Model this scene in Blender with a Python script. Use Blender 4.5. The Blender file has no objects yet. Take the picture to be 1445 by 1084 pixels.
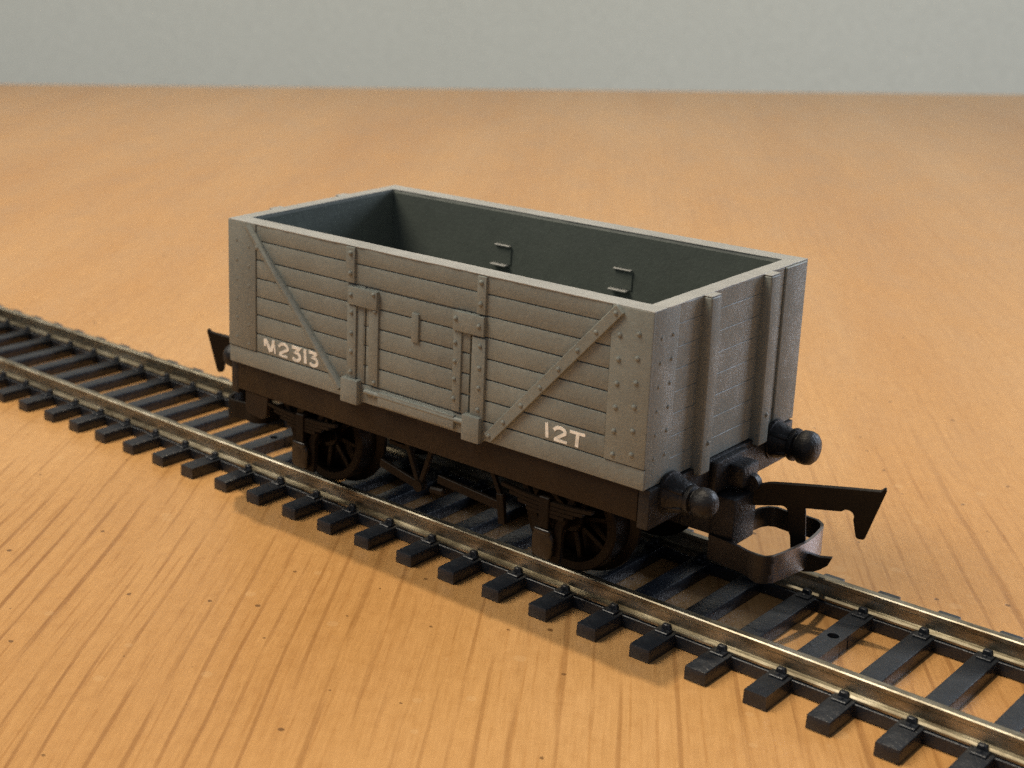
import bpy, bmesh, math, random
from mathutils import Vector, Matrix, Euler
random.seed(7)
S = 0.001                      # everything below is measured in millimetres
TZ = 3.5                       # rail top above the table top
scene = bpy.context.scene
COL = scene.collection
PI = math.pi

# ------------------------------------------------------------------ materials
def new_mat(name):
    m = bpy.data.materials.new(name); m.use_nodes = True
    nt = m.node_tree
    b = nt.nodes['Principled BSDF']
    return m, nt, b

def N(nt, typ, **kw):
    n = nt.nodes.new(typ)
    for k, v in kw.items():
        if k.startswith('i_'):
            n.inputs[k[2:].replace('_', ' ')].default_value = v
        else:
            setattr(n, k, v)
    return n

def noise(nt, vec, scale, detail=3.0, rough=0.55, dist=0.0):
    n = nt.nodes.new('ShaderNodeTexNoise')
    n.inputs['Scale'].default_value = scale
    n.inputs['Detail'].default_value = detail
    n.inputs['Roughness'].default_value = rough
    n.inputs['Distortion'].default_value = dist
    nt.links.new(vec, n.inputs['Vector'])
    return n.outputs['Fac']

def ramp(nt, fac, stops):
    r = nt.nodes.new('ShaderNodeValToRGB')
    e = r.color_ramp.elements
    while len(e) < len(stops): e.new(0.5)
    for i, (p, c) in enumerate(stops):
        e[i].position = p
        e[i].color = (*c, 1) if len(c) == 3 else c
    nt.links.new(fac, r.inputs['Fac'])
    return r.outputs['Color']

def mix(nt, a, b, fac, typ='MIX'):
    m = nt.nodes.new('ShaderNodeMix'); m.data_type = 'RGBA'; m.blend_type = typ
    def put(sock, v):
        if hasattr(v, 'is_linked') or hasattr(v, 'links'): nt.links.new(v, sock)
        elif isinstance(v, (int, float)): sock.default_value = v
        else: sock.default_value = (*v, 1)
    put(m.inputs['Factor'], fac); put(m.inputs['A'], a); put(m.inputs['B'], b)
    return m.outputs['Result']

def math_n(nt, op, a, b=None, clamp=False):
    m = nt.nodes.new('ShaderNodeMath'); m.operation = op; m.use_clamp = clamp
    for i, v in enumerate((a, b)):
        if v is None: continue
        if hasattr(v, 'links'): nt.links.new(v, m.inputs[i])
        else: m.inputs[i].default_value = v
    return m.outputs[0]

def coord(nt, kind='Object'):
    return nt.nodes.new('ShaderNodeTexCoord').outputs[kind]

def bump(nt, b, height, strength, dist):
    n = nt.nodes.new('ShaderNodeBump')
    n.inputs['Strength'].default_value = strength
    n.inputs['Distance'].default_value = dist
    nt.links.new(height, n.inputs['Height'])
    nt.links.new(n.outputs['Normal'], b.inputs['Normal'])
    return n

def plastic(name, base, rough, var=0.25, dust=None, dust_amt=0.25, bumpmm=0.03, spec=0.4):
    m, nt, b = new_mat(name)
    co = coord(nt)
    big = noise(nt, co, 110, 4, 0.6)
    fine = noise(nt, co, 1500, 4, 0.65)
    lo = tuple(c * (1 - var) for c in base); hi = tuple(min(1, c * (1 + var)) for c in base)
    c = ramp(nt, big, [(0.3, lo), (0.7, hi)])
    f2 = ramp(nt, fine, [(0.3, (0.90,)*3), (0.7, (1.09,)*3)])
    c = mix(nt, c, f2, 0.8, 'MULTIPLY')
    if dust:
        d = noise(nt, co, 420, 6, 0.7, 0.4)
        dm = ramp(nt, d, [(0.50, (0,)*3), (0.78, (dust_amt,)*3)])
        c = mix(nt, c, dust, dm)
    nt.links.new(c, b.inputs['Base Color'])
    r = ramp(nt, noise(nt, co, 300, 3), [(0.3, (rough - .08,)*3), (0.7, (rough + .1,)*3)])
    nt.links.new(r, b.inputs['Roughness'])
    b.inputs['Specular IOR Level'].default_value = spec
    h = math_n(nt, 'ADD', noise(nt, co, 2600, 3, 0.6), noise(nt, co, 650, 4, 0.6))
    bump(nt, b, h, 0.8, bumpmm * S)
    return m

M_GREY = plastic('grey_moulded_plastic', (0.206, 0.220, 0.198), 0.47, 0.10, (0.29, 0.30, 0.275), 0.20, 0.040, 0.35)
M_RIM = plastic('pale_edge_plastic', (0.305, 0.305, 0.285), 0.50, 0.14, (0.38, 0.375, 0.355), 0.3, 0.06, 0.35)
M_INNER = plastic('shaded_inside_plastic', (0.104, 0.120, 0.104), 0.55, 0.10, (0.14, 0.15, 0.135), 0.15, 0.04, 0.30)  # darker copy of the grey plastic: shade inside the wagon put into the colour
M_BROWN = plastic('brown_black_underframe_plastic', (0.0075, 0.0048, 0.0030), 0.50, 0.25, (0.016, 0.011, 0.007), 0.3, 0.05, 0.13)
M_SOLE = plastic('dark_brown_solebar_plastic', (0.016, 0.0098, 0.0055), 0.50, 0.25, (0.036, 0.025, 0.015), 0.3, 0.05, 0.25)
M_BLACK = plastic('dusty_black_plastic', (0.011, 0.011, 0.012), 0.46, 0.25, (0.095, 0.090, 0.084), 0.26, 0.10, 0.34)
M_HOOK = plastic('dark_bronzed_coupling_metal', (0.009, 0.0068, 0.005), 0.40, 0.3, (0.018, 0.014, 0.010), 0.25, 0.02, 0.14)
def mat_bow():
    m, nt, b = new_mat('black_bow_metal_with_front_sheen')  # front of the bow paler and metallic: its reflected light put into the colour
    co = coord(nt)
    sp = N(nt, 'ShaderNodeSeparateXYZ'); nt.links.new(co, sp.inputs[0])
    e = math_n(nt, 'ADD', sp.outputs[0], math_n(nt, 'MULTIPLY', math_n(nt, 'SUBTRACT', noise(nt, co, 700, 4, 0.7), 0.5), 0.0016))
    r = N(nt, 'ShaderNodeMapRange', interpolation_type='SMOOTHSTEP')
    r.inputs['From Min'].default_value = 0.03555; r.inputs['From Max'].default_value = 0.0362
    nt.links.new(e, r.inputs['Value'])
    nt.links.new(mix(nt, (0.016, 0.013, 0.011), (0.34, 0.32, 0.33), r.outputs[0]), b.inputs['Base Color'])
    nt.links.new(r.outputs[0], b.inputs['Metallic'])
    b.inputs['Roughness'].default_value = 0.34
    b.inputs['Specular IOR Level'].default_value = 0.4
    bump(nt, b, noise(nt, co, 1500, 3, 0.6), 0.5, 0.02 * S)
    return m
M_BOW = mat_bow()
M_WHEEL = plastic('brown_wheel_plastic', (0.0065, 0.0042, 0.0028), 0.40, 0.25, (0.018, 0.012, 0.008), 0.35, 0.03, 0.15)
M_AXLE = plastic('shiny_dark_axle_box_plastic', (0.008, 0.006, 0.0045), 0.26, 0.25, (0.022, 0.017, 0.012), 0.25, 0.05, 0.4)
M_SLEEP = plastic('black_sleeper_plastic', (0.0105, 0.0138, 0.0200), 0.36, 0.25, (0.036, 0.044, 0.054), 0.26, 0.07, 0.6)

def mat_paint():
    m, nt, b = new_mat('worn_cream_lettering_paint')
    co = coord(nt)
    w = noise(nt, co, 900, 5, 0.7)
    k = ramp(nt, w, [(0.44, (0.93, 0.91, 0.83)), (0.68, (0.60, 0.58, 0.51))])
    nt.links.new(k, b.inputs['Base Color'])
    b.inputs['Roughness'].default_value = 0.6
    return m
M_PAINT = mat_paint()

def mat_rail():
    m, nt, b = new_mat('tarnished_nickel_rail')
    co = coord(nt)
    mp = N(nt, 'ShaderNodeMapping'); mp.inputs['Scale'].default_value = (0.3, 1, 1)
    nt.links.new(co, mp.inputs['Vector'])
    a = noise(nt, mp.outputs[0], 700, 5, 0.7)
    c = ramp(nt, a, [(0.32, (0.13, 0.105, 0.068)), (0.52, (0.33, 0.298, 0.225)), (0.74, (0.56, 0.525, 0.44))])
    nt.links.new(c, b.inputs['Base Color'])
    b.inputs['Metallic'].default_value = 0.92
    r = ramp(nt, noise(nt, mp.outputs[0], 420, 4, 0.7), [(0.3, (0.27,)*3), (0.75, (0.50,)*3)])
    nt.links.new(r, b.inputs['Roughness'])
    bump(nt, b, noise(nt, mp.outputs[0], 2200, 3, 0.6), 0.5, 0.02 * S)
    return m
M_RAIL = mat_rail()

GRAIN = math.radians(123.0)
def mat_wood():
    m, nt, b = new_mat('varnished_beech_table')
    co = coord(nt)
    mp = N(nt, 'ShaderNodeMapping', vector_type='POINT')
    mp.inputs['Rotation'].default_value = (0, 0, -GRAIN)        # x runs along the grain
    nt.links.new(co, mp.inputs['Vector'])
    # gentle waviness of the grain
    wv = N(nt, 'ShaderNodeTexNoise'); wv.inputs['Scale'].default_value = 14; wv.inputs['Detail'].default_value = 2
    nt.links.new(mp.outputs[0], wv.inputs['Vector'])
    sub = N(nt, 'ShaderNodeVectorMath', operation='SUBTRACT'); sub.inputs[1].default_value = (.5, .5, .5)
    nt.links.new(wv.outputs['Color'], sub.inputs[0])
    sc = N(nt, 'ShaderNodeVectorMath', operation='MULTIPLY'); sc.inputs[1].default_value = (0, 0.0030, 0)
    nt.links.new(sub.outputs[0], sc.inputs[0])
    ad = N(nt, 'ShaderNodeVectorMath', operation='ADD')
    nt.links.new(mp.outputs[0], ad.inputs[0]); nt.links.new(sc.outputs[0], ad.inputs[1])
    v = ad.outputs[0]
    def stretched(sx, sy, detail, rough=0.55, dist=0.0, off=0.0):
        q = N(nt, 'ShaderNodeMapping'); q.inputs['Scale'].default_value = (sx, sy, 1)
        q.inputs['Location'].default_value = (off, off * 1.7, 0)
        nt.links.new(v, q.inputs['Vector'])
        return noise(nt, q.outputs[0], 1.0, detail, rough, dist)
    def contour(n, level, w):
        d = math_n(nt, 'ABSOLUTE', math_n(nt, 'SUBTRACT', n, level))
        r = N(nt, 'ShaderNodeMapRange', interpolation_type='SMOOTHSTEP')
        r.inputs['From Min'].default_value = w; r.inputs['From Max'].default_value = w * 0.35
        nt.links.new(d, r.inputs['Value'])
        return r.outputs[0]
    broad = stretched(4, 26, 3, 0.5)
    mid = stretched(16, 210, 4, 0.6, 0.0, 3.1)
    fibre = stretched(110, 1300, 3, 0.6, 0.0, 9.2)
    base = ramp(nt, broad, [(0.30, (0.468, 0.236, 0.075)), (0.50, (0.505, 0.270, 0.095)), (0.70, (0.535, 0.300, 0.118))])
    base = mix(nt, base, ramp(nt, mid, [(0.25, (0.90, 0.87, 0.82)), (0.6, (1.03, 1.04, 1.05))]), 0.40, 'MULTIPLY')
    base = mix(nt, base, ramp(nt, fibre, [(0.25, (0.91, 0.89, 0.85)), (0.7, (1.05, 1.06, 1.07))]), 0.7, 'MULTIPLY')
    fine2 = stretched(260, 3600, 2, 0.6, 0.0, 14.0)
    base = mix(nt, base, ramp(nt, fine2, [(0.30, (0.88, 0.85, 0.80)), (0.65, (1.05, 1.06, 1.07))]), 0.6, 'MULTIPLY')
    # dark latewood streaks: thin broken lines along the grain
    sep = N(nt, 'ShaderNodeSeparateXYZ'); nt.links.new(v, sep.inputs[0])
    def lines(per_m, warp, wn, w, off):
        # nearly parallel thin lines whose spacing wanders; never widening into bands
        t = math_n(nt, 'ADD', math_n(nt, 'MULTIPLY', sep.outputs[1], per_m), math_n(nt, 'MULTIPLY', wn, warp))
        fr = math_n(nt, 'FRACT', math_n(nt, 'ADD', t, off))
        return contour(fr, 0.5, w)
    wn1 = stretched(5, 75, 1, 0.4, 0.0, 21.0)
    brk = ramp(nt, stretched(26, 420, 3, 0.6, 0.0, 40.0), [(0.44, (0.0,)*3), (0.56, (1,)*3)])
    patch = ramp(nt, stretched(6, 14, 2, 0.5, 0.0, 55.0), [(0.36, (0.45,)*3), (0.62, (1,)*3)])
    plain = N(nt, 'ShaderNodeMapRange', interpolation_type='SMOOTHSTEP')      # the figure of the veneer is plainer towards the far end
    for k_, v_ in (('From Min', -0.035), ('From Max', 0.06), ('To Min', 1.0), ('To Max', 0.22)): plain.inputs[k_].default_value = v_
    nt.links.new(sep.outputs[0], plain.inputs['Value'])
    patch = math_n(nt, 'MULTIPLY', patch, plain.outputs[0])
    sm = math_n(nt, 'MULTIPLY', math_n(nt, 'MULTIPLY', lines(390, 2.6, wn1, 0.125, 0.0), brk), patch)
    base = mix(nt, base, (0.215, 0.082, 0.016), math_n(nt, 'MULTIPLY', sm, 0.70))
    wn2 = stretched(9, 160, 2, 0.5, 0.0, 77.0)
    brk2 = ramp(nt, stretched(80, 520, 3, 0.6, 0.0, 91.0), [(0.48, (0,)*3), (0.62, (1,)*3)])
    sm2 = math_n(nt, 'MULTIPLY', math_n(nt, 'MULTIPLY', lines(830, 3.0, wn2, 0.16, 0.3), brk2), patch)
    base = mix(nt, base, (0.330, 0.145, 0.035), math_n(nt, 'MULTIPLY', sm2, 0.60))
    mott = ramp(nt, noise(nt, mp.outputs[0], 620, 4, 0.65, 0.3), [(0.30, (0.90, 0.86, 0.80)), (0.48, (1,)*3), (0.72, (1.07, 1.09, 1.12))])
    base = mix(nt, base, mott, 0.6, 'MULTIPLY')
    # small dark pits and specks
    vo = N(nt, 'ShaderNodeTexVoronoi', voronoi_dimensions='2D'); vo.inputs['Scale'].default_value = 135
    nt.links.new(mp.outputs[0], vo.inputs['Vector'])
    sepc = N(nt, 'ShaderNodeSeparateColor'); nt.links.new(vo.outputs['Color'], sepc.inputs[0])
    rare = math_n(nt, 'GREATER_THAN', sepc.outputs[0], 0.50)
    size = math_n(nt, 'MULTIPLY', sepc.outputs[1], 0.042)
    dn = math_n(nt, 'ADD', vo.outputs['Distance'], math_n(nt, 'MULTIPLY', math_n(nt, 'SUBTRACT', noise(nt, mp.outputs[0], 1400, 2), 0.5), 0.08))
    pit = math_n(nt, 'MULTIPLY', math_n(nt, 'LESS_THAN', dn, size), rare)
    base = mix(nt, base, (0.13, 0.06, 0.018), math_n(nt, 'MULTIPLY', pit, 0.85))
    # pale worn flecks in the varnish
    vf = N(nt, 'ShaderNodeTexVoronoi', voronoi_dimensions='2D'); vf.inputs['Scale'].default_value = 210
    nt.links.new(v, vf.inputs['Vector'])
    sf = N(nt, 'ShaderNodeSeparateColor'); nt.links.new(vf.outputs['Color'], sf.inputs[0])
    fl = math_n(nt, 'MULTIPLY', math_n(nt, 'LESS_THAN', vf.outputs['Distance'], math_n(nt, 'MULTIPLY', sf.outputs[1], 0.16)), math_n(nt, 'GREATER_THAN', sf.outputs[2], 0.85))
    base = mix(nt, base, (0.62, 0.40, 0.19), math_n(nt, 'MULTIPLY', fl, 0.22))
    nt.links.new(base, b.inputs['Base Color'])
    b.inputs['Specular IOR Level'].default_value = 0.60
    rr = ramp(nt, stretched(60, 120, 3, 0.6, 0, 5.0), [(0.3, (0.29,)*3), (0.7, (0.42,)*3)])
    nt.links.new(rr, b.inputs['Roughness'])
    h = math_n(nt, 'SUBTRACT', math_n(nt, 'MULTIPLY', fibre, 0.30), math_n(nt, 'MULTIPLY', sm, 0.35))
    h = math_n(nt, 'SUBTRACT', h, math_n(nt, 'MULTIPLY', pit, 2.0))
    h = math_n(nt, 'ADD', h, math_n(nt, 'MULTIPLY', noise(nt, mp.outputs[0], 520, 3, 0.55), 0.9))
    h = math_n(nt, 'ADD', h, math_n(nt, 'MULTIPLY', noise(nt, mp.outputs[0], 130, 2, 0.5), 1.6))
    bump(nt, b, h, 0.55, 0.10 * S)
    return m
M_WOOD = mat_wood()

def mat_wall():
    m, nt, b = new_mat('pale_grey_wall_paint')
    co = coord(nt)
    c = ramp(nt, noise(nt, co, 2.2, 3), [(0.3, (0.79, 0.775, 0.665)), (0.7, (0.82, 0.805, 0.70))])
    c = mix(nt, c, ramp(nt, noise(nt, co, 260, 3, .6), [(0.3, (0.94,)*3), (0.7, (1.05,)*3)]), 0.9, 'MULTIPLY')
    nt.links.new(c, b.inputs['Base Color'])
    b.inputs['Roughness'].default_value = 0.85
    bump(nt, b, noise(nt, co, 400, 3), 0.3, 0.4 * S)
    return m
M_WALL = mat_wall()

# ------------------------------------------------------------------ mesh builder (mm in, metres out)
class MB:
    def __init__(self): self.bm = bmesh.new()
    def _add(self, verts, faces, bev=0.0, seg=1, xf=None):
        t = bmesh.new()
        vs = [t.verts.new(xf @ Vector(v) if xf else Vector(v)) for v in verts]
        for f in faces:
            try: t.faces.new([vs[i] for i in f])
            except ValueError: pass
        bmesh.ops.recalc_face_normals(t, faces=t.faces)
        if bev > 0:
            es = [e for e in t.edges if len(e.link_faces) == 2 and e.calc_face_angle(0) > 0.5]
            bmesh.ops.bevel(t, geom=es, offset=bev, segments=seg, profile=0.5, affect='EDGES', clamp_overlap=True)
        off = len(self.bm.verts)
        m = {}
        for v in t.verts: m[v] = self.bm.verts.new(v.co)
        for f in t.faces:
            nf = self.bm.faces.new([m[v] for v in f.verts]); nf.smooth = False
        t.free()
        return self
    def box(self, x0, x1, y0, y1, z0, z1, bev=0.06, seg=1, xf=None, jit=0.0):
        j = lambda: random.uniform(-jit, jit)
        v = [(x0+j(), y0, z0+j()), (x1+j(), y0, z0+j()), (x1+j(), y1, z0+j()), (x0+j(), y1, z0+j()), (x0+j(), y0, z1+j()), (x1+j(), y0, z1+j()), (x1+j(), y1, z1+j()), (x0+j(), y1, z1+j())]
        return self._add(v, [(0,3,2,1),(4,5,6,7),(0,1,5,4),(1,2,6,5),(2,3,7,6),(3,0,4,7)], bev, seg, xf)
    def prism(self, pts, a, b, axis='y', bev=0.0, seg=1, xf=None):
        def P(p, d):
            if axis == 'y': return (p[0], d, p[1])
            if axis == 'x': return (d, p[0], p[1])
            return (p[0], p[1], d)
        n = len(pts)
        v = [P(p, a) for p in pts] + [P(p, b) for p in pts]
        f = [tuple(range(n)), tuple(range(2*n-1, n-1, -1))] + [(i, (i+1) % n, n+(i+1) % n, n+i) for i in range(n)]
        return self._add(v, f, bev, seg, xf)
    def lathe(self, prof, axis='x', c=(0, 0, 0), n=24, close=True):
        # prof: (along, radius)
        def P(d, r, t):
            a, q = r*math.cos(t), r*math.sin(t)
            if axis == 'x': return (c[0]+d, c[1]+a, c[2]+q)
            if axis == 'y': return (c[0]+a, c[1]+d, c[2]+q)
            return (c[0]+a, c[1]+q, c[2]+d)
        v, f = [], []
        for d, r in prof:
            for k in range(n): v.append(P(d, max(r, 1e-3), 2*PI*k/n))
        for i in range(len(prof)-1):
            for k in range(n):
                f.append((i*n+k, i*n+(k+1) % n, (i+1)*n+(k+1) % n, (i+1)*n+k))
        if close:
            f.append(tuple(range(n))); f.append(tuple((len(prof)-1)*n+k for k in range(n-1, -1, -1)))
        else:
            L = len(prof)-1
            for k in range(n): f.append((L*n+k, L*n+(k+1) % n, (k+1) % n, k))
        return self._add(v, f)
    def dome(self, c, r, h, axis, sgn, n=10, rings=3):
        prof = [(sgn*(-0.05), r)] + [(sgn*h*math.sin(PI/2*i/rings), r*math.cos(PI/2*i/rings)) for i in range(1, rings+1)]
        return self.lathe(prof, axis, c, n)
    def bar(self, p, q, w, t, up=(0, 1, 0), bev=0.05):
        p, q = Vector(p), Vector(q); d = q-p; L = d.length; d.normalize()
        u = Vector(up); s = d.cross(u).normalized(); u = s.cross(d).normalized()
        M = Matrix((( d.x, s.x, u.x, p.x), (d.y, s.y, u.y, p.y), (d.z, s.z, u.z, p.z), (0, 0, 0, 1)))
        return self.box(0, L, -w/2, w/2, -t/2, t/2, bev, 1, M)
    def ribbon(self, pts, thick, z0, z1, bev=0.0, closed=False):
        # a wall of given thickness following plan points between z0 and z1
        n = len(pts); L, R = [], []
        for i in range(n):
            a = Vector(pts[max(i-1, 0)]); b = Vector(pts[min(i+1, n-1)]); t = (b-a).normalized()
            nn = Vector((-t.y, t.x)); p = Vector(pts[i])
            za, zb = (z0, z1) if not callable(z0) else (z0(i), z1(i))
            L.append((p + nn*thick/2, za, zb)); R.append((p - nn*thick/2, za, zb))
        v, f = [], []
        for (l, za, zb), (r, _, _) in zip(L, R):
            v += [(l.x, l.y, za), (l.x, l.y, zb), (r.x, r.y, zb), (r.x, r.y, za)]
        for i in range(n-1):
            for k in range(4): f.append((i*4+k, i*4+(k+1) % 4, (i+1)*4+(k+1) % 4, (i+1)*4+k))
        f += [(0, 1, 2, 3), ((n-1)*4+3, (n-1)*4+2, (n-1)*4+1, (n-1)*4)]
        return self._add(v, f, bev)
    def build(self, name, mat, parent=None, smooth=True, xf=None, angle=35):
        me = bpy.data.meshes.new(name)
        bmesh.ops.scale(self.bm, vec=(S, S, S), verts=self.bm.verts)
        if xf is not None: bmesh.ops.transform(self.bm, matrix=xf, verts=self.bm.verts)
        bmesh.ops.recalc_face_normals(self.bm, faces=self.bm.faces)
        if smooth:
            for f in self.bm.faces: f.smooth = True
            for e in self.bm.edges:
                if len(e.link_faces) != 2 or e.calc_face_angle(0) > math.radians(angle): e.smooth = False
        self.bm.to_mesh(me); self.bm.free()
        me.materials.append(mat)
        o = bpy.data.objects.new(name, me); COL.objects.link(o)
        if parent is not None: o.parent = parent
        return o

def empty(name, loc=(0, 0, 0), rot=(0, 0, 0), parent=None):
    o = bpy.data.objects.new(name, None); COL.objects.link(o)
    o.location = loc; o.rotation_euler = rot; o.empty_display_size = 0.01
    if parent is not None: o.parent = parent
    return o
def tag(o, label=None, cat=None, group=None, kind=None):
    for k, v in (('label', label), ('category', cat), ('group', group), ('kind', kind)):
        if v: o[k] = v
    return o
def copy_obj(o, parent, xf=None):
    c = o.copy(); COL.objects.link(c); c.parent = parent
    if xf is not None: c.matrix_local = xf @ o.matrix_local
    return c
HALF = Matrix.Rotation(PI, 4, 'Z')

# ------------------------------------------------------------------ table and wall
EA, EB = Vector((-416.4, 213.1)), Vector((-109.7, 471.4))      # two points of the far table edge
U = (EB-EA).normalized(); NV = Vector((-U.y, U.x))
mid_e = (EA+EB)/2
def pl(u, n): p = mid_e + U*u + NV*n; return (p.x, p.y)
mb = MB()
mb.prism([pl(-800, 0), pl(800, 0), pl(800, -1000), pl(-800, -1000)], -28, 0, 'z', 2.0, 3)
table = mb.build('table_top', M_WOOD)
tag(table, 'varnished pale wooden table top with dark grain streaks and tiny pits', 'table', kind='structure')
mb = MB()
mb.prism([pl(-2400, 430), pl(2400, 430), pl(2400, 450), pl(-2400, 450)], -760, 1700, 'z')
wall = mb.build('back_wall', M_WALL)
tag(wall, 'plain pale grey wall out of focus beyond the table edge', 'wall', kind='structure')

# ------------------------------------------------------------------ track
track = empty('model_railway_track', (0, 0, TZ*S))
tag(track, 'straight model railway track with black plastic sleepers and metal rails on the wooden table', 'track')
X0, X1 = -300.0, 126.0
YR = (-8.65, 8.10)
HOLES = {19 - 0: 0.9}
ra = [(-0.95, -2.08), (0.95, -2.08), (0.95, -1.86), (0.30, -1.66), (0.26, -0.72), (0.47, -0.50), (0.47, -0.10), (0.36, 0.0), (-0.36, 0.0), (-0.47, -0.10), (-0.47, -0.50), (-0.26, -0.72), (-0.30, -1.66), (-0.95, -1.86)]
for y in YR:
    mb = MB(); mb.prism([(y+a, b) for a, b in ra], X0, X1, 'x', 0.0)
    mb.build('rail', M_RAIL, track, angle=25)
# sleepers: one of each kind, then copies
SY0, SY1 = -14.45, 13.45
YC = (SY0+SY1)/2
def sleeper_mesh(hole):
    mb = MB()
    w = 1.12
    pts = [(-w, -3.5), (w, -3.5), (w-0.06, -2.1), (-w+0.06, -2.1)]
    if not hole:
        mb.prism(pts, SY0, SY1, 'y', 0.10, 2)
    else:
        mb.prism(pts, SY0, -0.28, 'y', 0.0); mb.prism(pts, 1.72, SY1, 'y', 0.0)
        # the nail hole between the two halves
        cx, cy, r = 0.0, 0.72, 0.56; n = 24
        v, f = [], []
        for k in range(n):
            t = 2*PI*k/n; dx, dy = math.cos(t), math.sin(t)
            s = min((w-0.06)/abs(dx) if abs(dx) > 1e-6 else 9e9, 1.0/abs(dy) if abs(dy) > 1e-6 else 9e9)
            v += [(cx+r*dx, cy+r*dy, -2.1), (cx+s*dx, cy+s*dy, -2.1), (cx+r*dx, cy+r*dy, -3.4), (cx+s*dx*1.03, cy+s*dy, -3.5)]
        for k in range(n):
            a, b = 4*k, 4*((k+1) % n)
            f += [(a, a+1, b+1, b), (a, b, b+2, a+2), (a+1, a+3, b+3, b+1)]
        mb._add(v, f)
    for y in YR:
        for s in (-1, 1):
            yc = y + s*1.55
            mb.box(-0.68, 0.68, yc-0.55, yc+0.55, -2.12, -1.88, 0.06)
            ya = y + s*0.72
            mb.prism([(-0.48, -1.90), (0.48, -1.90), (0.36, -1.42), (-0.36, -1.42)], min(ya, ya+s*0.55), max(ya, ya+s*0.55), 'y', 0.06)
            mb.dome((0, y+s*1.68, -1.89), 0.26, 0.22, 'z', 1, 8, 2)
    return mb
PITCH, SX0 = 5.93, -78.35+1.0
first = {}
for i in range(-37, 34):
    x = SX0 + PITCH*i + random.uniform(-0.12, 0.12)
    hole = i in (7, 20)
    if hole not in first:
        o = sleeper_mesh(hole).build('sleeper', M_SLEEP, track); first[hole] = o
    else:
        o = copy_obj(first[hole], track)
    o.location = (x*S, 0, 0)
    o.rotation_euler = (0, 0, random.uniform(-0.006, 0.006))
    if hole: o['label'] = 'sleeper with a round nail hole'
# tie strips moulded between the sleepers under each rail
xs = [SX0 + PITCH*i for i in range(-37, 34)]
for y in YR:
    mb = MB()
    mb.box(xs[0], xs[-1], y-1.15, y+1.15, -3.46, -2.2, 0.05)
    mb.build('tie_strip', M_SLEEP, track)

# ------------------------------------------------------------------ wagon
wagon = empty('toy_wagon', (0, 0.509*S, TZ*S), (0.0032, 0.00642, 0.00399))
tag(wagon, 'grey toy open goods wagon with planked sides and white number standing on the model track', 'toy wagon')
HL, HW, ZT, ZB = 28.19, 14.58, 30.55, 13.41
TK_S, TK_E = 2.15, 1.65           # wall thickness side / end
LINES = [15.48, 17.68, 19.92, 22.08, 24.28, 26.45, 28.70]

# inner tub: floor and inner wall skins
mb = MB()
RD = 0.30                        # relief depth of the planking
mb.box(-HL+RD+0.02, HL-RD-0.02, -HW+RD+0.02, -HW+TK_S, ZB+0.3, ZT-0.02, 0.12, 2)
mb.box(-HL+RD+0.02, HL-RD-0.02, HW-TK_S, HW-RD-0.02, ZB+0.3, ZT-0.02, 0.12, 2)
mb.box(-HL+RD+0.02, -HL+TK_E, -HW+TK_S-0.02, HW-TK_S+0.02, ZB+0.3, ZT-0.03, 0.05)
mb.box(HL-TK_E, HL-RD-0.02, -HW+TK_S-0.02, HW-TK_S+0.02, ZB+0.3, ZT-0.03, 0.05)
body = mb.build('wagon_body', M_GREY, wagon)
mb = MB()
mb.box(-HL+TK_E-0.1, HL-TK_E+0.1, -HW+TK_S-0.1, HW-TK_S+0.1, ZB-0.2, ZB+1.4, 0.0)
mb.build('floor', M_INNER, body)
# paler plastic on the top edge running round the walls
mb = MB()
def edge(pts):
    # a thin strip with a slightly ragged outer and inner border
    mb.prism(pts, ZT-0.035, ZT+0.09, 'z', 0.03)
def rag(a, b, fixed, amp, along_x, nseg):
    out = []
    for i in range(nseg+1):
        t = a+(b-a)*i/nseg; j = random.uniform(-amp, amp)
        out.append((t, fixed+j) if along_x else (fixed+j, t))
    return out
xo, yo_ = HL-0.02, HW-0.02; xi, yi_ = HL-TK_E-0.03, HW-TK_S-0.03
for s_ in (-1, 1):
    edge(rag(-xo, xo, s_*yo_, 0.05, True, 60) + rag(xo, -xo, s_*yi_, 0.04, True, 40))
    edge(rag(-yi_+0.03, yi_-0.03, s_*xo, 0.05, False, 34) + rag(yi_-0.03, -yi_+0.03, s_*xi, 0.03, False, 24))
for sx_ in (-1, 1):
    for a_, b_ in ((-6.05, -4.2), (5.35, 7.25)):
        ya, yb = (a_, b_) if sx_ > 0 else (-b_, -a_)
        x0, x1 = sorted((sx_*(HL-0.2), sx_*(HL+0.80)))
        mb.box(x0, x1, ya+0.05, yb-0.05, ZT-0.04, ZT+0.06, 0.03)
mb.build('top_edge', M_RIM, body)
# thin dark skins on the inner walls, carrying the interior shade as colour
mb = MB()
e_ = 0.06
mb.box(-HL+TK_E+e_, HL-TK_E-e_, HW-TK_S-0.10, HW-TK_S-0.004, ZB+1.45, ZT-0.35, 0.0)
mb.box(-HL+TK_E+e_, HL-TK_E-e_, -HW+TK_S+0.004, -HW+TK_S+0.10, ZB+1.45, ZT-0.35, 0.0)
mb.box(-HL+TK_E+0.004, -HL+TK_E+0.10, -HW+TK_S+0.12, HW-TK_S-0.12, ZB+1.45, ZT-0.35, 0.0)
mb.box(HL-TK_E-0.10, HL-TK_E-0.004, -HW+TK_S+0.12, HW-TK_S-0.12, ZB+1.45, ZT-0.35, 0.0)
mb.build('inner_shade_skin', M_INNER, body)

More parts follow.
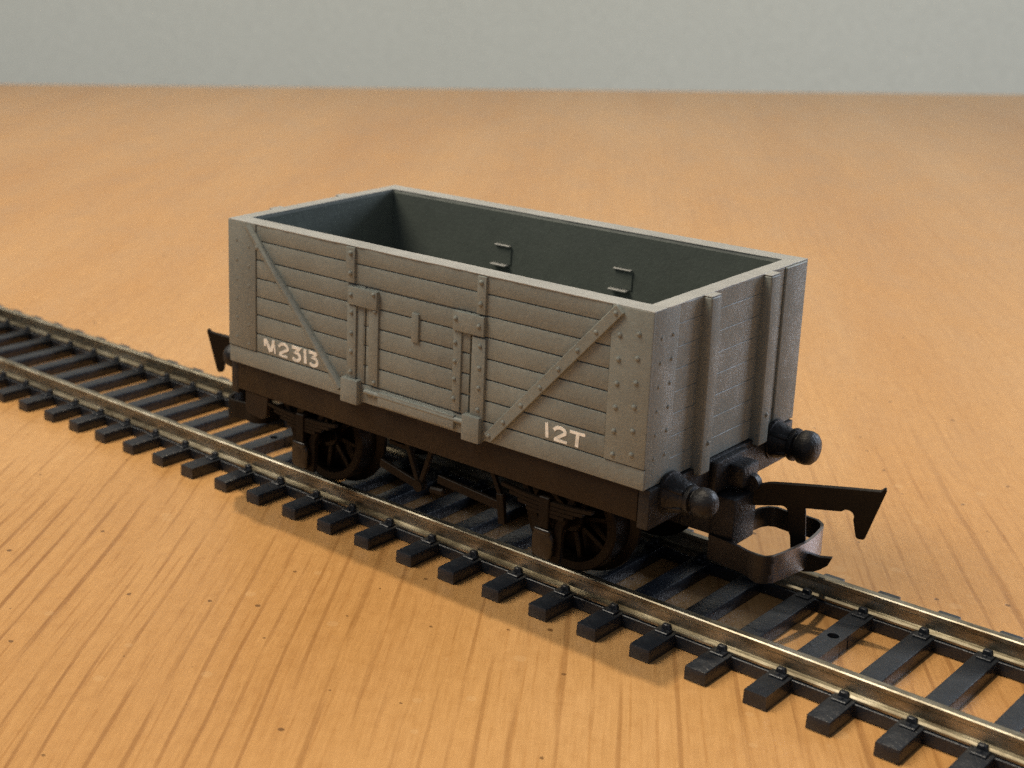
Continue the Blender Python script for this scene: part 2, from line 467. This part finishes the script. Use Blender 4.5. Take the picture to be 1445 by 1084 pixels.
def plank_rows(mb, segs, lines, y_out, y_in, axis='y', g=0.07):
    zs = [ZB] + lines + [ZT]
    for k in range(len(zs)-1):
        z0 = zs[k] + (g if k else 0); z1 = zs[k+1] - (g if k < len(zs)-2 else 0)
        for a, b in segs(k):
            if axis == 'y': mb.box(a, b, y_out, y_in, z0, z1, 0.07, 2, None, 0.018)
            else:
                M = Matrix.Rotation(-PI/2, 4, 'Z')
                t = bmesh.new(); t.free()
                v0, v1 = y_out, y_in
                mb.box(min(v0, v1), max(v0, v1), a, b, z0, z1, 0.07, 2)

def rivet(mb, x, z, y, r=0.30, h=0.22, axis='y', sgn=-1):
    if axis == 'y': mb.dome((x, y, z), r, h, 'y', sgn, 10, 3)
    else: mb.dome((y, x, z), r, h, 'x', sgn, 10, 3)

def mitred(pts, w):
    L, R = [], []
    P = [Vector(p) for p in pts]; n = len(P)
    for i in range(n):
        d0 = (P[i]-P[i-1]).normalized() if i else (P[1]-P[0]).normalized()
        d1 = (P[i+1]-P[i]).normalized() if i < n-1 else d0
        t = (d0+d1)
        t = d1 if t.length < 1e-3 else t.normalized()
        nn = Vector((-t.y, t.x)); c = max(0.45, nn.dot(Vector((-d1.y, d1.x))))
        L.append(P[i]+nn*w/2/c); R.append(P[i]-nn*w/2/c)
    return L, R

def stroke(mb, pts, w, y0, y1):
    L, R = mitred(pts, w)
    v, f = [], []
    for l, r in zip(L, R):
        v += [(l.x, y0, l.y), (r.x, y0, r.y), (r.x, y1, r.y), (l.x, y1, l.y)]
    n = len(L)
    for i in range(n-1):
        for k in range(4): f.append((i*4+k, i*4+(k+1) % 4, (i+1)*4+(k+1) % 4, (i+1)*4+k))
    f += [(3, 2, 1, 0), ((n-1)*4, (n-1)*4+1, (n-1)*4+2, (n-1)*4+3)]
    mb._add(v, f)

def arc(cx, cz, rx, rz, a0, a1, n=8):
    return [(cx+rx*math.cos(math.radians(a0+(a1-a0)*i/n)), cz+rz*math.sin(math.radians(a0+(a1-a0)*i/n))) for i in range(n+1)]

def make_side(lettered):
    """one long side seen from outside at y = -HW; returns its objects"""
    out = []
    Y = -HW; YI = Y+RD
    # planks: left of door, above door, right of door
    def segs(k):
        if k == 0: return [(-HL+0.02, HL-0.02)]                      # bottom rail
        if k >= 6: return [(-23.55, 23.75)]
        return [(-23.55, -6.75), (7.72, 23.75)]
    mb = MB()
    plank_rows(mb, segs, LINES, Y+0.10, YI, 'y')
    out.append(mb.build('side_planking', M_GREY, body))
    # corner plates with two columns of bolts
    for sx in (-1, 1):
        mb = MB()
        xa, xb = (23.80, HL-0.01) if sx > 0 else (-HL+0.01, -23.62)
        mb.box(xa, xb, Y-0.02, YI+0.3, LINES[0]+0.02, ZT-0.01, 0.08, 2)
        for k in range(6):
            zz = 16.15 + 2.33*k
            rivet(mb, sx*24.75, zz, Y-0.02, 0.27 if sx > 0 else 0.24, 0.20 if sx > 0 else 0.06)
            rivet(mb, sx*26.75, zz+0.5, Y-0.02, 0.27 if sx > 0 else 0.24, 0.20 if sx > 0 else 0.06)
        out.append(mb.build('corner_plate', M_GREY, body))
    # upper straps and side posts beside the door
    for sx, xa, xb, xr in ((-1, -9.40, -8.12, -8.70), (1, 8.34, 9.45, 8.85)):
        mb = MB()
        mb.box(xa, xb, Y-0.18, YI+0.2, LINES[5]+0.12, ZT-0.10, 0.07, 2)
        for zz in (29.82, 27.62): rivet(mb, xr, zz, Y-0.18, 0.29, 0.24)
        out.append(mb.build('strap', M_GREY, body))
        mb = MB()
        if sx < 0: mb.box(-9.15, -7.85, Y-0.16, YI+0.2, 15.6, 24.1, 0.07, 2)
        else: mb.box(7.95, 9.60, Y-0.18, YI+0.2, 15.6, 24.1, 0.07, 2)
        for zz in (23.3, 21.0, 18.9, 16.6): rivet(mb, -8.5 if sx < 0 else 8.95, zz, Y-0.17, 0.27, 0.20)
        if sx < 0: mb.box(-7.83, -6.86, Y+0.06, YI+0.2, 15.6, 24.1, 0.07, 2)
        out.append(mb.build('side_post', M_GREY, body))
        # knee bracket at the foot of the post
        mb = MB()
        ka, kb = (-9.62, -7.16) if sx < 0 else (7.26, 9.48)
        mb.box(ka, kb, Y-0.62, YI+0.2, 13.10, 15.86, 0.10, 2)
        out.append(mb.build('knee_bracket', M_GREY, body))
    # diagonal braces: a rounded one on the left, a flat riveted strap on the right
    mb = MB()
    p, q = Vector((-24.75, Y, 30.20)), Vector((-9.95, Y, 14.35))
    d = (q-p).normalized(); n_ = 9; vs, fs = [], []
    s = Vector((d.z, 0, -d.x))
    sect = [(-0.46, 0.25), (-0.46, -0.10), (-0.36, -0.34), (-0.14, -0.50), (0.14, -0.50), (0.36, -0.34), (0.46, -0.10), (0.46, 0.25)]
    for pt in (p, q):
        for a, b_ in sect: vs.append(tuple(pt + s*a + Vector((0, b_, 0))))
    k = len(sect)
    fs = [tuple(range(k)), tuple(range(2*k-1, k-1, -1))] + [(i, (i+1) % k, k+(i+1) % k, k+i) for i in range(k)]
    mb._add(vs, fs)
    rivet(mb, -22.9, 28.05, Y-0.42, 0.34, 0.18)
    out.append(mb.build('diagonal_brace', M_GREY, body))
    mb = MB()
    mb.bar((24.75, Y-0.02, 30.30), (10.35, Y-0.02, 13.95), 1.12, 0.60, (0, -1, 0), 0.07)
    for x, z in ((24.35, 29.85), (22.38, 27.62), (20.45, 25.42), (18.45, 23.12), (16.45, 20.80), (14.30, 18.42), (12.27, 16.15), (10.55, 14.25)):
        rivet(mb, x, z, Y-0.31, 0.26, 0.18)
    out.append(mb.build('diagonal_strap', M_GREY, body))
    # the drop door
    mb = MB()
    zs = [15.62] + LINES[1:5] + [26.30]
    for kk in range(5):
        mb.box(-6.55, 7.52, Y+0.12, YI+0.1, zs[kk]+(0.085 if kk else 0), zs[kk+1]-(0.085 if kk < 4 else 0), 0.07, 2, None, 0.018)
    mb.box(-6.6, 7.6, YI+0.05, YI+0.3, 15.5, 26.3, 0.0)
    door = mb.build('door', M_GREY, wagon); out.append(door)
    for xa, xb, xr, bumpz in ((-6.05, -4.70, -5.15, (24.0, 16.1)), (5.48, 6.52, 5.75, (23.0, 21.0, 19.1, 17.0, 25.9))):
        mb = MB()
        mb.box(xa, xb, Y-0.10, YI+0.1, 15.7, 25.9, 0.07, 2)
        for zz in bumpz: rivet(mb, xr, zz, Y-0.10, 0.26, 0.20)
        o = mb.build('door_strap', M_GREY, door); out.append(o)
    for xa, xb, za, zb, rs in ((-8.95, -4.75, 24.20, 26.22, ((-8.45, 25.3), (-5.2, 25.9))), (5.50, 9.45, 24.32, 26.38, ((8.85, 25.35), (5.9, 25.6)))):
        mb = MB()
        mb.box(xa, xb, Y-0.34, YI+0.1, za, zb, 0.09, 2)
        for x, z in rs: rivet(mb, x, z, Y-0.34, 0.27, 0.22)
        o = mb.build('door_catch', M_GREY, door); out.append(o)
    mb = MB(); mb.box(-0.10, 0.86, Y-0.12, YI+0.1, 21.80, 24.92, 0.08, 2)
    o = mb.build('middle_strap', M_GREY, door); out.append(o)
    mb = MB()
    mb.box(-4.45, 5.98, Y-0.30, YI+0.2, 13.72, 15.22, 0.09, 2)
    mb.lathe([(-6.45, 0.30), (7.35, 0.30)], 'x', (0, Y-0.05, 14.80), 12)
    o = mb.build('door_stop', M_GREY, door); out.append(o)
    if lettered:
        yo, yi = Y+0.062, Y+0.16; w = 0.34; z0, z1 = 15.86, 17.42
        H = z1-z0
        mb = MB()
        stroke(mb, [(-22.12, z1-.10), (-21.62, z1-0.75), (-21.22, z0+0.10)], 0.46, yo, yi)
        stroke(mb, [(-20.74, z1+.02), (-20.86, z1-0.60), (-21.16, z0+0.18)], 0.42, yo-0.004, yi)
        stroke(mb, [(-22.22, z1-.10), (-22.16, z1-0.95)], 0.32, yo-0.006, yi)
        stroke(mb, [(-20.60, z1-.45), (-20.48, z0+0.02)], 0.20, yo-0.008, yi)
        stroke(mb, [(-19.90, z1-0.52)] + arc(-19.12, z1-0.52, 0.68, 0.42, 160, -20) + [(-19.05, z0+0.62), (-19.62, z0+0.28), (-19.66, z0-0.02)], w, yo, yi)
        stroke(mb, [(-19.45, z0+0.03), (-18.48, z0+0.03)], 0.24, yo-0.004, yi)
        for x in (-17.70, -14.98):
            stroke(mb, [(x-0.08, z1-0.10), (x+1.12, z1-0.10), (x+0.55, z0+0.93)] + arc(x+0.60, z0+0.45, 0.62, 0.46, 78, -150, 9), w+0.04, yo, yi)
        stroke(mb, [(-15.70, z1+0.05), (-15.62, z0-0.02)], 0.42, yo, yi)
        o = mb.build('number_lettering', M_PAINT, wagon); out.append(o); o['label'] = 'worn cream number M2313'
        mb = MB(); z0, z1 = 15.80, 17.25
        stroke(mb, [(17.18, z1+0.05), (17.30, z0)], 0.36, yo, yi)
        stroke(mb, [(18.05, z1-0.45)] + arc(18.75, z1-0.47, 0.62, 0.38, 160, -15) + [(19.05, z0+0.70), (18.30, z0+0.14)], w, yo, yi)
        stroke(mb, [(18.10, z0+0.05), (19.62, z0+0.05)], 0.28, yo-0.004, yi)
        stroke(mb, [(19.88, z1-0.12), (21.62, z1-0.12)], 0.30, yo, yi)
        stroke(mb, [(20.80, z1-0.1), (20.72, z0-0.05)], 0.38, yo-0.004, yi)
        o = mb.build('load_lettering', M_PAINT, wagon); out.append(o); o['label'] = 'cream load marking 12T'
    return out

near = make_side(True)
# the far side is the same moulding turned round
cp = {}
for o in near:
    if 'lettering' in o.name: continue
    c = o.copy(); COL.objects.link(c); cp[o] = c
    c.parent = cp.get(o.parent, o.parent)
    if o.parent is body or o.parent is wagon: c.matrix_local = HALF.copy()

# ends
def make_end():
    out = []
    X = HL; XI = X-RD
    mb = MB()
    def segs(k): return [(-10.05, 10.05)]
    zs = [ZB] + LINES + [ZT-0.02]
    for k in range(8):
        mb.box(XI, X-0.03, -10.08, 9.72, zs[k]+(0.012 if k else 0), zs[k+1]-(0.012 if k < 7 else 0), 0.045, 1)
    out.append(mb.build('end_planking', M_GREY, body))
    for sy in (-1, 1):
        mb = MB()
        ya, yb = (9.80, HW-RD-0.02) if sy > 0 else (-HW+RD+0.02, -10.085)
        mb.box(XI-0.1, X+(0.16 if sy > 0 else -0.005), ya, yb, ZB+0.01, ZT-0.04, 0.14 if sy > 0 else 0.03, 3)
        for k in range(6):
            zz = 16.2+2.33*k
            rivet(mb, sy*11.1, zz, X+0.02, 0.20, 0.09, 'x', 1)
            rivet(mb, sy*13.0, zz, X+0.02, 0.18, 0.07, 'x', 1)
        out.append(mb.build('corner_plate', M_GREY, body))
        mb = MB()
        ya, yb = (5.35, 7.25) if sy > 0 else (-6.05, -4.2)
        mb.prism([(X-0.25, 12.75), (X+1.0, 12.75), (X+0.98, 24.0), (X+0.86, ZT-0.05), (X-0.25, ZT-0.05)], ya, yb, 'y', 0.20, 3)
        rivet(mb, (ya+yb)/2+0.2, 15.9, X+0.98, 0.26, 0.18, 'x', 1)
        out.append(mb.build('end_post', M_GREY, body))
    return out
for o in make_end():
    c = copy_obj(o, body); c.matrix_local = HALF.copy()

# catch blocks on the inside of the far wall
for xa, xb in ((-9.95, -7.55), (6.65, 9.15)):
    mb = MB(); yi = HW-TK_S-0.05
    mb.box(xa, xb, yi-0.20, yi, 23.95, 26.25, 0.08)
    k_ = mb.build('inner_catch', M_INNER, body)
    mb = MB()
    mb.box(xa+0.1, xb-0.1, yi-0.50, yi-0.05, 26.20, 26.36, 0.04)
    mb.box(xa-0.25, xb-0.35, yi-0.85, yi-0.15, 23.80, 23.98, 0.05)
    mb.build('lit_catch_lip', M_RIM, body)  # pale ledges: the light on the catch tops put into the colour

# underframe
mb = MB()
mb.box(-27.4, 27.4, -12.4, 12.4, 12.3, 13.25, 0.05)
mb.box(-27.4, 27.4, -4.5, -3.4, 10.2, 12.35, 0.05); mb.box(-27.4, 27.4, 3.4, 4.5, 10.2, 12.35, 0.05)
under = mb.build('underframe', M_BROWN, wagon)
mb = MB()
mb.box(-27.35, 27.35, -13.95, -12.75, 9.95, 13.45, 0.10, 2)
mb.prism([(-26.3, 7.6), (-25.9, 7.2), (-23.6, 6.95), (-22.7, 7.5), (-22.45, 9.93), (-26.3, 9.93)], -13.8, -13.0, 'y', 0.08)
so = mb.build('solebar', M_SOLE, under)
c = copy_obj(so, under); c.matrix_local = HALF.copy()
mb = MB()
mb.box(27.37, 28.55, -13.9, 13.9, 9.35, 13.35, 0.10, 2)
hs = mb.build('headstock', M_BLACK, under)
c = copy_obj(hs, under); c.matrix_local = HALF.copy()

# wheels and axles
AX = 17.0
wheel_objs = []
def wheel_mesh():
    # outer face at y=0, flange towards +y
    mb = MB()
    mb.lathe([(0.0, 5.25), (0.15, 5.42), (2.5, 5.5), (2.75, 5.75), (2.95, 6.3), (3.35, 6.35), (3.6, 6.1), (3.6, 4.4), (0.5, 4.3), (0.0, 4.45)], 'y', n=56, close=False)
    return mb
for sx in (-1, 1):
    for sy in (-1, 1):
        if not wheel_objs:
            w = empty('wheel', parent=under)
            tyre = wheel_mesh().build('tyre', M_WHEEL, w)
        w = None
    # (wheels are linked below)
for o in list(under.children):
    if o.name.startswith('wheel'):
        for ch in list(o.children): bpy.data.objects.remove(ch, do_unlink=True)
        bpy.data.objects.remove(o, do_unlink=True)
def build_wheel():
    mb = wheel_mesh()
    mb.lathe([(0.1, 1.25), (0.3, 1.4), (3.0, 1.4)], 'y', n=20)
    for k in range(8):
        a = 2*PI*k/8 + 0.2
        p = (math.cos(a)*1.1, 1.1, math.sin(a)*1.1); q = (math.cos(a)*4.6, 1.3, math.sin(a)*4.6)
        mb.bar(p, q, 0.62, 0.8, (0, 1, 0), 0.1)
    mb.lathe([(2.2, 1.2), (2.2, 4.7), (2.7, 4.7), (2.7, 1.2)], 'y', n=40, close=False)
    return mb.build('wheel', M_WHEEL, wagon, angle=40)
w0 = build_wheel()
YW = 9.35
for k, (sx, sy) in enumerate(((1, -1), (-1, -1), (1, 1), (-1, 1))):
    w = w0 if k == 0 else copy_obj(w0, wagon)
    M = Matrix.Translation((sx*AX*S, -YW*S if sy < 0 else YW*S, 5.5*S)) @ Matrix.Rotation((0 if sy < 0 else PI), 4, 'Z') @ Matrix.Rotation(0.35*k, 4, 'Y')
    w.matrix_local = M
mb = MB(); mb.lathe([(-11.5, 0.75), (11.5, 0.75)], 'y', (AX, 0, 5.5), 16)
ax = mb.build('axle', M_HOOK, wagon)
c = copy_obj(ax, wagon); c.matrix_local = HALF.copy()

# axle guards, springs and axle boxes
def guard(mirror):
    mb = MB()
    y0, y1 = -13.35, -12.75
    for s in (-1, 1):
        mb.prism([(AX+s*3.3, 9.97), (AX+s*2.6, 9.97), (AX+s*0.75, 6.0), (AX+s*0.75, 2.9), (AX+s*1.7, 2.9), (AX+s*1.8, 6.2)], y0, y1, 'y', 0.06)
    mb.box(AX-1.6, AX+1.6, y0+0.02, y1-0.02, 2.4, 3.2, 0.05)
    g = mb.build('axle_guard', M_BROWN, wagon)
    mb = MB()
    for k in range(4):
        hl = 5.4-1.05*k
        pts = [(AX + hl*(i/8-1), 0) for i in range(17)]
        top = [(x, 9.35-0.42*k + 0.42*((x-AX)/5.4)**2 - 0.42) for x, _ in pts]
        bot = [(x, z-0.36) for x, z in top][::-1]
        mb.prism(top+bot, -13.85, -13.3, 'y', 0.0)
    mb.box(AX-0.65, AX+0.55, -14.0, -13.3, 6.0, 9.3, 0.08)
    mb.build('spring', M_BROWN, g)
    mb = MB()
    mb.prism([(AX-1.35, 3.2), (AX-0.9, 2.7), (AX+0.75, 2.7), (AX+1.15, 3.2), (AX+1.15, 5.0), (AX+0.75, 6.0), (AX-0.95, 6.0), (AX-1.35, 5.0)], -14.05, -13.3, 'y', 0.30, 3)
    mb.box(AX-1.1, AX+0.9, -14.15, -13.3, 5.35, 5.95, 0.20, 3)
    ab = mb.build('axle_box', M_AXLE, g)
    return g
g0 = guard(False)
def copy_tree(o, parent, xf):
    c = o.copy(); COL.objects.link(c); c.parent = parent; c.matrix_local = xf @ o.matrix_local
    for ch in list(o.children):
        d = ch.copy(); COL.objects.link(d); d.parent = c; d.matrix_local = ch.matrix_local
    return c
copy_tree(g0, wagon, HALF)
copy_tree(g0, wagon, Matrix.Translation((-2*AX*S, 0, 0)))
copy_tree(g0, wagon, HALF @ Matrix.Translation((-2*AX*S, 0, 0)))

# brake gear on the near side (and its twin on the far side)
mb = MB()
mb.bar((-1.55, -13.1, 10.0), (0.30, -13.1, 5.45), 0.55, 0.55, (0, 1, 0))
mb.bar((1.95, -13.12, 10.0), (0.42, -13.12, 5.45), 0.52, 0.55, (0, 1, 0))
mb.lathe([(-13.6, 0.62), (-12.6, 0.62)], 'y', (0.36, 0, 5.45), 14)
vh = mb.build('brake_hanger', M_BROWN, wagon)
mb = MB()
mb.bar((-5.6, -12.7, 6.35), (0.2, -12.7, 5.1), 0.95, 0.45, (0, 1, 0))
mb.bar((2.6, -12.75, 6.75), (10.9, -12.75, 6.15), 0.95, 0.45, (0, 1, 0))
mb.bar((1.4, -12.6, 5.2), (3.4, -12.6, 5.35), 0.75, 0.8, (0, 1, 0), 0.2)
mb.bar((-4.6, -12.4, 9.0), (-1.2, -12.4, 8.85), 0.5, 0.45, (0, 1, 0))
br = mb.build('brake_lever', M_BROWN, wagon)
mb = MB()
mb.bar((10.05, -13.3, 10.0), (11.2, -13.3, 7.6), 0.5, 0.45, (0, 1, 0))
mb.bar((11.2, -13.32, 7.8), (11.6, -13.32, 4.6), 0.85, 0.5, (0, 1, 0))
lg = mb.build('lever_guard', M_BROWN, wagon)
for o in (vh, br, lg):
    c = copy_obj(o, wagon); c.matrix_local = HALF.copy()

# buffers
BY, BZ = 10.2, 12.15
def buffer_near(k=1.0):
    mb = MB()
    mb.lathe([(28.4, 2.15), (28.7, 2.15), (28.75, 1.95), (29.6, 1.70), (30.1, 1.50), (30.4, 1.42), (30.5, 1.68*k), (30.7, 1.75*k), (31.0, 1.70*k), (31.1, 1.28*k), (31.6, 1.25*k)], 'x', (0, -BY, BZ), 24)
    for a in (35, 145, 215, 325):
        ca, sa = math.cos(math.radians(a)), math.sin(math.radians(a))
        mb.bar((28.5, -BY+ca*1.8, BZ+sa*1.8), (30.5, -BY+ca*1.35, BZ+sa*1.35), 0.5, 0.5, (0, ca, sa), 0.12)
    b = mb.build('buffer', M_BLACK, wagon, angle=50)
    mb = MB()
    mb.lathe([(31.3, 1.2), (31.4, 1.62*k), (31.6, 1.76*k), (32.2, 1.80*k), (32.7, 1.66*k), (33.05, 1.28*k), (33.25, 0.75), (33.32, 0.02)], 'x', (0, -BY, BZ), 28)
    mb.build('buffer_head', M_BLACK, b, angle=60)
    return b
b0 = buffer_near(0.80)
bf = buffer_near(1.0)
bf.matrix_local = Matrix.Translation((0, 2*BY*S, 0))
copy_tree(b0, wagon, HALF)
copy_tree(b0, wagon, HALF @ Matrix.Translation((0, 2*BY*S, 0)))

# couplings: pocket, hook plate with dropper, bow
def make_coupling():
    mb = MB()
    mb.box(28.5, 31.15, -2.3, 2.2, 4.7, 9.75, 0.25, 2)
    mb.prism([(20.0, 5.2), (28.6, 5.2), (28.6, 8.6), (20.0, 8.6)], -1.8, 1.8, 'y', 0.1)
    c = mb.build('coupling', M_BLACK, wagon)
    # drawgear plate and links moulded on the headstock
    mb = MB()
    mb.box(28.5, 29.3, -3.0, 3.2, 10.0, 13.3, 0.25, 2)
    mb.box(29.2, 30.9, -0.6, 2.6, 10.3, 12.6, 0.3, 2)
    mb.lathe([(-0.4, 0.9), (0.4, 0.9)], 'y', (30.9, 1.3, 10.6), 12)
    mb.build('drawgear', M_BLACK, c)
    ang = math.atan2(3.1, 10.5)
    hook = [(-2.67, 9.75), (-1.0, 10.25), (0.30, 10.78), (0.80, 10.90), (3.74, 11.26), (8.25, 11.76), (10.60, 11.98), (11.02, 12.38), (11.16, 12.05), (9.70, 6.98), (9.55, 6.74), (8.98, 6.72), (8.80, 7.0), (8.45, 8.57), (8.50, 8.96), (8.35, 9.28), (8.02, 9.47), (7.65, 9.50), (7.32, 9.22), (3.98, 8.86), (4.05, 8.5), (4.30, 5.2), (4.15, 3.9), (3.0, 4.2), (2.80, 5.73), (2.45, 6.52), (2.42, 8.05), (2.25, 8.52), (1.85, 8.70), (-1.06, 8.15), (-2.67, 7.85)]
    M = Matrix.Translation((32.0, 1.9, 0)) @ Matrix.Rotation(ang, 4, 'Z')
    mb = MB(); mb.prism(hook, -0.28, 0.28, 'y', 0.07, 1, M)
    # the toe of the dropper turned forward under the bow
    mb.prism([(3.0, 4.3), (4.2, 4.15), (4.93, 4.25), (5.72, 4.10), (6.95, 4.25), (6.56, 3.31), (5.9, 2.75), (5.32, 2.40), (4.33, 2.2), (3.3, 2.6)], -0.26, 0.26, 'y', 0.06, 1, M)
    mb.build('coupling_hook', M_HOOK, c)
    bow = [(28.8, -2.4), (30.4, -2.65), (32.3, -2.95), (33.6, -3.35), (34.6, -3.6), (35.2, -3.35), (35.7, -2.6), (36.02, -1.0), (36.22, 0.6), (36.38, 2.2), (36.36, 3.8), (36.2, 5.4), (35.95, 6.9), (35.5, 7.9), (34.7, 8.55), (33.5, 8.6), (32.2, 8.35), (31.2, 8.45), (30.3, 8.55), (29.6, 8.15), (29.2, 7.3), (29.05, 6.2), (28.8, 4.6), (28.6, 2.4)]
    n = len(bow)
    zlo = lambda i: 2.75 if 3 < i < 14 else (3.0 + 0.0*i if i <= 3 else 3.4)
    mb = MB(); mb.ribbon(bow, 0.32, zlo, lambda i: 5.55, 0.0)
    mb.build('coupling_bow', M_BOW, c, angle=60)
    return c
c0 = make_coupling()
c1 = copy_tree(c0, wagon, HALF)
for ch in c1.children:                       # the bow at the far end goes without the pale front
    if ch.name.startswith('coupling_bow'):
        ch.material_slots[0].link = 'OBJECT'; ch.material_slots[0].material = M_HOOK

# ------------------------------------------------------------------ lights
def area(name, loc, target, size, power, col, shape='DISK', size_y=None):
    L = bpy.data.lights.new(name, 'AREA'); L.shape = shape; L.size = size
    if size_y: L.size_y = size_y
    L.energy = power; L.color = col
    o = bpy.data.objects.new(name, L); COL.objects.link(o)
    o.location = loc
    d = Vector(target)-Vector(loc)
    o.rotation_euler = d.to_track_quat('-Z', 'Y').to_euler()
    return o
kd = Vector((-0.138, 0.085, 1.0)) * 1.7
P_KEY, P_ROOM, P_WIN, P_WORLD = 71.0, 3.4, 17.0, 0.24
L = bpy.data.lights.new('ceiling_downlight', 'SPOT')
L.spot_size = math.radians(37); L.spot_blend = 1.0; L.shadow_soft_size = 0.028
L.energy = P_KEY; L.color = (1.0, 0.85, 0.64)
lo = bpy.data.objects.new('ceiling_downlight', L); COL.objects.link(lo); lo.location = kd
lo.rotation_euler = (Vector((-0.06, -0.08, 0))-kd).to_track_quat('-Z', 'Y').to_euler()
area('room_ceiling_lamp', (-0.62, -0.55, 1.15), (0, -0.05, 0), 0.8, P_ROOM, (1.0, 0.90, 0.74)).data.spread = math.radians(80)
area('window_daylight', (0.58, 1.42, 0.55), (0, 0, 0.05), 0.5, P_WIN, (0.74, 0.84, 1.0), 'RECTANGLE', 0.6)

# unseen fill lamp, added to brighten the wall beyond the table
wp = pl(-170, 60); wt = pl(-170, 430)
wl = area('added_wall_fill', (wp[0]*S, wp[1]*S, 0.90), (wt[0]*S, wt[1]*S, 0.05), 1.4, 0.92, (1.0, 0.97, 0.84), 'RECTANGLE', 0.15)
wl.data.spread = math.radians(44)

w = bpy.data.worlds.new('World'); scene.world = w; w.use_nodes = True
bg = w.node_tree.nodes['Background']
bg.inputs[0].default_value = (0.80, 0.86, 1.0, 1); bg.inputs[1].default_value = P_WORLD

# ------------------------------------------------------------------ camera (solved from the photograph, mm -> m)
cam = bpy.data.cameras.new('camera'); co_ = bpy.data.objects.new('camera', cam); COL.objects.link(co_)
FPX, CX, CY = 2080.33, -317.934, -119.561
cam.sensor_fit = 'HORIZONTAL'; cam.sensor_width = 36.0
cam.lens = FPX/1445*36.0
cam.shift_x = -CX/1445; cam.shift_y = CY/1445
co_.rotation_euler = Euler((1.311892, 0.000627, 0.794077), 'XYZ')
co_.location = (96.0012*S, -126.5557*S, (65.2834+TZ)*S)
cam.clip_start = 0.005; cam.clip_end = 50
cam.dof.use_dof = True
cam.dof.focus_distance = 0.146
cam.dof.aperture_fstop = 56.0
scene.camera = co_
scene.view_settings.view_transform = 'Standard'
scene.view_settings.look = 'None'
scene.view_settings.exposure = 0.0
scene.view_settings.gamma = 1.0
try: scene.view_settings.use_curve_mapping = False
except Exception: pass
scene.cycles.use_denoising = False
scene.cycles.max_bounces = 8
